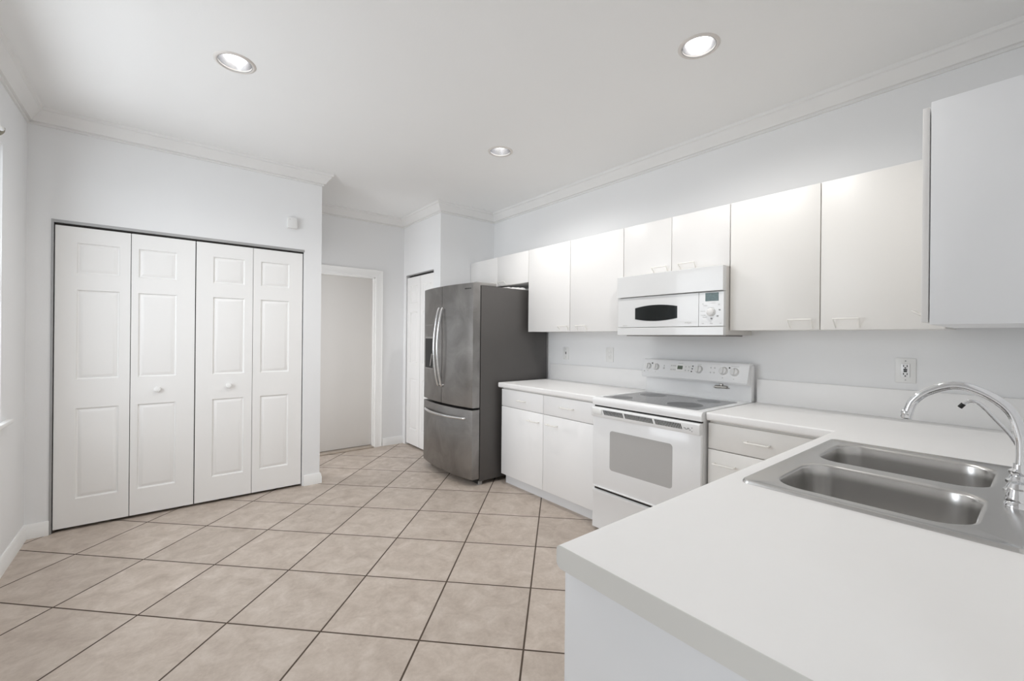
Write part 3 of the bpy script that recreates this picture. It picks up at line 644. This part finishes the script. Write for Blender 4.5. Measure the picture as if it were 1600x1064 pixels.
def marks(name, parent, lst, m, d=0.0009):
    for y, z, a, b in lst:
        mb = MB(); q = [cpt(y - a, z - b), cpt(y + a, z - b), cpt(y + a, z + b), cpt(y - a, z + b)]; mb.loft([q, [p + nrm * d for p in q]], True, True, True)
        link(name, mb, m, parent)
kp = decal('keypad', cpn, 1.612, 1.775, 1.090, 1.145, 'appl_plastic', 0.001)
decal('display', cpn, 1.664, 1.728, 1.100, 1.142, 'trim', 0.0016)
decal('clock', cpn, 1.676, 1.716, 1.109, 1.135, 'lcd_dim', 0.0024)
marks('button', cpn, [(y, z, 0.006, 0.004) for y in (1.765, 1.748, 1.734) for z in (1.104, 1.132)] + [(y, z, 0.004, 0.005) for y in (1.652, 1.628) for z in (1.104, 1.130)] + [(1.455 + a, 1.118 + b, 0.004, 0.004) for a in (-0.013, 0.013) for b in (-0.016, 0.016)] + [(1.826, 1.128, 0.003, 0.006), (1.826, 1.110, 0.006, 0.006)], 'mark_light', 0.0018)
marks('indicator_light', cpn, [(1.930, 1.142, 0.0045, 0.0045), (1.342, 1.140, 0.0045, 0.0045), (1.600, 1.137, 0.004, 0.004), (1.602, 1.118, 0.004, 0.004), (1.605, 1.099, 0.004, 0.004)], 'black', 0.0018)
marks('legend', cpn, [(1.962, 1.084, 0.006, 0.002), (1.893, 1.080, 0.004, 0.002), (1.380, 1.072, 0.003, 0.004), (1.306, 1.068, 0.004, 0.002), (1.306, 1.150, 0.026, 0.0015), (1.695, 1.153, 0.02, 0.0015), (1.553, 1.152, 0.015, 0.0015), (1.99, 1.08, 0.005, 0.004)], 'mark_light')

# little clip on the back guard
cl = thing('magnetic_clip', (2.98, 1.405, 1.005), 'small worn metal clip stuck on the stove back guard under the control knobs', 'clip')
link('barrel', MB().tube([(2.975, 1.368, 1.006), (2.975, 1.448, 1.004)], 0.010, 14), 'steel_dull', cl)
link('tab', box(2.974, 2.985, 1.398, 1.418, 1.010, 1.026, bev=0.002), 'steel_dull', cl)
mb = MB(); mb.tube([(2.977, 1.352, 1.000), (2.977, 1.462, 1.000)], 0.003, 8)
link('spring_wire', mb, 'steel_dull', cl)

# ------------------------------------------------------------------ microwave
my0, my1, mz0, mz1 = 1.240, 2.024, 1.356, 1.786
def mwx(y, b=0.016): return 2.646 - b * (1 - ((y - (my0 + my1) / 2) / ((my1 - my0) / 2)) ** 2)
def bow(y0, y1, z0, z1, d=0.0, th=0.03, n=18, zs=None):
    """slab whose face follows the bowed front of the microwave"""
    mb = MB(); ys = [y0 + (y1 - y0) * i / n for i in range(n + 1)]; loops = []
    for y in ys:
        x = mwx(y) - d; e = 0.003
        loops.append([(x + e, y, z0), (x, y, z0 + e), (x, y, z1 - e), (x + e, y, z1), (2.676, y, z1), (2.676, y, z0)])
    mb.loft(loops, True, True, True); return mb
mw = thing('microwave', (2.85, 1.63, mz0), 'white over-the-range microwave with a dark oval window', 'microwave')
link('body', MB().box(2.676, XR, my0 + 0.002, my1 - 0.002, mz0 + 0.004, mz1 - 0.001), 'appl_side', mw)
link('bottom_grille', box(2.70, 3.00, my0 + 0.04, my1 - 0.04, mz0 - 0.006, mz0 + 0.006), 'fr_grey', mw)
link('vent_panel', bow(my0, my1, 1.630, mz1 - 0.002, 0.012), 'mw', mw, angle=30)
dr = link('door', bow(1.393, my1, 1.412, 1.627, 0.0), 'mw', mw, angle=30)
cpw = link('control_panel', bow(my0, 1.390, 1.412, 1.627, 0.0), 'mw', mw, angle=30)
link('lower_rail', bow(my0, my1, mz0, 1.409, 0.004), 'mw', mw, angle=30)
# lens-shaped window
def lens(y0, y1, zl0, zl1, bulge, d0, d1, n=16):
    mb = MB(); top = []; bot = []
    for i in range(n + 1):
        y = y0 + (y1 - y0) * i / n; t = 1 - ((i / n) * 2 - 1) ** 2
        top.append((y, zl1 + bulge * t)); bot.append((y, zl0 - bulge * t))
    lp = bot + top[::-1]
    mb.loft([[(mwx(y) - d0, y, z) for y, z in lp], [(mwx(y) - d1, y, z) for y, z in lp]], True, True, False)
    va = [[(mwx(y) - d1, y, z) for y, z in bot], [(mwx(y) - d1, y, z) for y, z in top]]
    mb.loft([[a, b] for a, b in zip(*va)], False)
    bmesh.ops.remove_doubles(mb.bm, verts=mb.bm.verts, dist=1e-6)
    return mb
link('window', lens(1.536, 1.866, 1.470, 1.549, 0.016, -0.001, 0.0014), 'mw_glass', dr, angle=60)
def mwmark(name, parent, lst, m, d=0.001):
    for y, z, a, b in lst:
        mb = MB()
        q = lambda dd: [(mwx(y - a) - dd, y - a, z - b), (mwx(y + a) - dd, y + a, z - b), (mwx(y + a) - dd, y + a, z + b), (mwx(y - a) - dd, y - a, z + b)]
        mb.loft([q(0), q(d)], True, True, True)
        link(name, mb, m, parent)
mwmark('badge', dr, [(1.968, 1.426, 0.007, 0.005), (1.952, 1.426, 0.004, 0.0035), (1.942, 1.426, 0.003, 0.0035)], 'mark_light')
mwmark('lettering', dr, [(1.478, 1.437, 0.005, 0.004), (1.466, 1.437, 0.004, 0.005), (1.455, 1.435, 0.003, 0.006), (1.445, 1.437, 0.004, 0.004)], 'mark_light')
mwmark('display', cpw, [(1.310, 1.595, 0.040, 0.026)], 'lcd', 0.0014)
kb = link('dial', MB().lathe([(0.026, 0), (0.026, 0.004), (0.023, 0.006), (0.022, 0.016), (0.018, 0.019), (0.0, 0.0195)], (mwx(1.315), 1.315, 1.500), (-1, 0, 0.02), cap1=False), 'appl_plastic', cpw)
mwmark('button', cpw, [(1.263, 1.512, 0.005, 0.004), (1.275, 1.475, 0.006, 0.004), (1.312, 1.460, 0.006, 0.005)], 'mark')
mwmark('legend', cpw, [(1.366, 1.553, 0.004, 0.003), (1.268, 1.546, 0.004, 0.004), (1.30, 1.557, 0.012, 0.0015), (1.350, 1.542, 0.012, 0.0015), (1.365, 1.508, 0.014, 0.0015), (1.362, 1.482, 0.014, 0.0015), (1.355, 1.469, 0.012, 0.002), (1.315, 1.528, 0.02, 0.0015), (1.365, 1.430, 0.006, 0.0025), (1.313, 1.430, 0.009, 0.0025), (1.258, 1.430, 0.005, 0.0025)], 'mark_light')
mwmark('latch_icon', dr, [(1.412, 1.40, 0.005, 0.001)], 'mark_light')

# ------------------------------------------------------------------ refrigerator
fy0, fy1 = 3.192, 4.104; fcx = (fy0 + fy1) / 2
def frx(y, b=0.052): return 2.120 - b * (1 - ((y - fcx) / ((fy1 - fy0) / 2)) ** 2)
def fr_panel(y0, y1, z0, z1, n=14, back=2.200):
    mb = MB(); loops = []; e = 0.006
    for i in range(n + 1):
        y = y0 + (y1 - y0) * i / n; x = frx(y)
        if i in (0, n): x += 0.003
        loops.append([(x + e, y, z0), (x + e * 0.3, y, z0 + e * 0.3), (x, y, z0 + e), (x, y, z1 - e), (x + e * 0.3, y, z1 - e * 0.3), (x + e, y, z1), (back, y, z1), (back, y, z0)])
    mb.loft(loops, True, True, True); return mb
fr = thing('refrigerator', (2.6, fcx, 0), 'stainless french-door refrigerator with water dispenser and bottom freezer drawer', 'refrigerator')
link('body', box(2.210, 3.020, fy0, fy1, 0.035, 1.795, bev=0.004), 'fr_side', fr)
link('gasket', box(2.198, 2.212, fy0 + 0.01, fy1 - 0.01, 0.05, 1.79), 'black', fr)
dl = link('door', fr_panel(fcx + 0.003, fy1, 0.700, 1.815), 'fr_steel', fr, angle=40)
drr = link('door', fr_panel(fy0, fcx - 0.003, 0.700, 1.815), 'fr_steel', fr, angle=40)
fz = link('freezer_drawer', fr_panel(fy0, fy1, 0.062, 0.680, 24), 'fr_steel', fr, angle=40)
link('base_grille', box(2.20, 2.26, fy0 + 0.02, fy1 - 0.02, 0.012, 0.05), 'black', fr)
for yy in (fy0 + 0.03, fy1 - 0.03):
    for xx in (2.225, 2.95): link('foot', box(xx - 0.02, xx + 0.02, yy - 0.018, yy + 0.018, 0.0, 0.036, bev=0.003), 'fr_grey', fr)
for yy in (fy0 + 0.05, fy1 - 0.05): link('hinge_cover', box(2.16, 2.385, yy - 0.045, yy + 0.045, 1.796, 1.826, bev=0.006), 'fr_grey', fr)
def fhandle(parent, y):
    xb = frx(y)
    pts = spline([(xb + 0.004, y, 0.872), (xb - 0.020, y, 0.880), (xb - 0.052, y, 1.05), (xb - 0.066, y, 1.235), (xb - 0.052, y, 1.42), (xb - 0.020, y, 1.590), (xb + 0.004, y, 1.598)], 8)
    h = link('handle', MB().tube(pts, 0.0115, 14), 'handle_steel', parent)
fhandle(dl, fcx + 0.034); fhandle(drr, fcx - 0.030)
pts = spline([(frx(3.995) + 0.004, 3.995, 0.600)] + [(frx(y, 0.052) - 0.012 - 0.038 * (1 - ((y - fcx) / 0.36) ** 2), y, 0.600) for y in (3.985, 3.90, 3.78, fcx, 3.50, 3.38, 3.29)] + [(frx(3.28) + 0.004, 3.275, 0.600)], 6)
link('handle', MB().tube(pts, 0.0125, 14), 'handle_steel', fz)
# dispenser
def fr_patch(y0, y1, z0, z1, d0, d1, n=6):
    mb = MB(); mb.loft([[(frx(y) - d0, y, z0), (frx(y) - d0, y, z1), (frx(y) - d1, y, z1), (frx(y) - d1, y, z0)] for y in [y0 + (y1 - y0) * i / n for i in range(n + 1)]], True, True, True); return mb
ds = link('dispenser', fr_patch(3.828, 4.050, 1.010, 1.452, -0.002, 0.0025), 'fr_grey', dl)
link('dispenser_display', fr_patch(3.834, 4.044, 1.330, 1.446, 0.001, 0.0040), 'fr_dark' if False else 'fr_steel', ds)
link('dispenser_cavity', fr_patch(3.834, 4.044, 1.018, 1.314, 0.001, 0.0036), 'black', ds)
link('paddle', MB().tube([(frx(3.885) - 0.006, 3.885, 1.040), (frx(3.845) - 0.006, 3.845, 1.16)], 0.007, 10), 'fr_grey', ds)
mb = MB()
for k in range(7): 
    y = 3.288 - k * 0.0115; mb.box(frx(y) - 0.0016, frx(y) + 0.003, y - 0.004, y + 0.004, 1.762, 1.770)
link('badge', mb, 'fr_dark', drr)

# crumpled bag on the refrigerator
mb = MB(); n1, n2 = 16, 12; rows = []
for i in range(n1):
    row = []
    for j in range(n2):
        x = 2.50 + 0.42 * i / (n1 - 1); y = 3.215 + 0.30 * j / (n2 - 1)
        ed = min(i, n1 - 1 - i, j, n2 - 1 - j)
        z = 1.7985 + (0 if ed == 0 else random.uniform(0.004, 0.014) + 0.018 * math.sin(math.pi * i / (n1 - 1)) * abs(math.sin(i * 0.9 + j * 0.7)) * (0.6 + 0.4 * i / n1))
        row.append((x + random.uniform(-.008, .008), y + random.uniform(-.008, .008), z))
    rows.append(row)
mb.loft(rows, False)
tag(link('plastic_bag', mb, 'paper', angle=20), 'crumpled white plastic bag lying on top of the refrigerator', 'bag')

# ------------------------------------------------------------------ outlets
def plate(y, z, w_, h_, label):
    o = thing('wall_outlet', (XR, y, z), label, 'outlet', 'outlets above the counter')
    link('cover_plate', box(XR - 0.006, XR, y - w_ / 2, y + w_ / 2, z - h_ / 2, z + h_ / 2, bev=0.003), 'appl_plastic', o)
    return o
def slots(name, o, lst, m='black', x=0.0105):
    for y, z, a, b in lst: link(name, box(XR - x - 0.0006, XR - x + 0.002, y - a, y + a, z - b, z + b), m, o)
y, z = 0.4725, 1.176
o = plate(y, z, 0.083, 0.130, 'white outlet with test buttons on the wall behind the faucet arch')
rc = link('receptacle', box(XR - 0.0105, XR - 0.005, y - 0.0175, y + 0.0175, z - 0.036, z + 0.036, bev=0.0015), 'appl', o)
slots('slot', rc, [(y + 0.007, z + 0.024, 0.0018, 0.0045), (y - 0.007, z + 0.024, 0.0018, 0.0045), (y, z + 0.014, 0.003, 0.003), (y + 0.007, z - 0.018, 0.0018, 0.0045), (y - 0.007, z - 0.018, 0.0018, 0.0045), (y, z - 0.029, 0.003, 0.003)])
slots('test_button', rc, [(y, z + 0.0045, 0.0075, 0.0035), (y, z - 0.0045, 0.0065, 0.0035)], 'black', 0.0115)
slots('screw', o, [(y, z + 0.050, 0.003, 0.003), (y, z - 0.050, 0.0025, 0.002)], 'mark', 0.0062)
y, z = 2.4165, 1.187
o = plate(y, z, 0.080, 0.125, 'white double outlet nearest the left of the stove')
for dz in (0.020, -0.020):
    rc = link('receptacle', MB().lathe([(0.0165, 0.004), (0.0165, 0.0085), (0.0, 0.0086)], (XR, y, z + dz), (-1, 0, 0), cap1=False, seg=20), 'appl_plastic', o)
    slots('slot', rc, [(y + 0.006, z + dz + 0.002, 0.0014, 0.004), (y - 0.006, z + dz + 0.002, 0.0014, 0.004), (y, z + dz - 0.008, 0.002, 0.002)], 'mark_light', 0.009)
y, z = 2.9465, 1.182
o = plate(y, z, 0.074, 0.118, 'white wall switch plate with dark slot beside the refrigerator')
slots('toggle_slot', o, [(y, z + 0.004, 0.005, 0.011)], 'black', 0.0062)
slots('screw', o, [(y, z + 0.042, 0.003, 0.003), (y, z - 0.036, 0.004, 0.003)], 'mark_light', 0.0062)
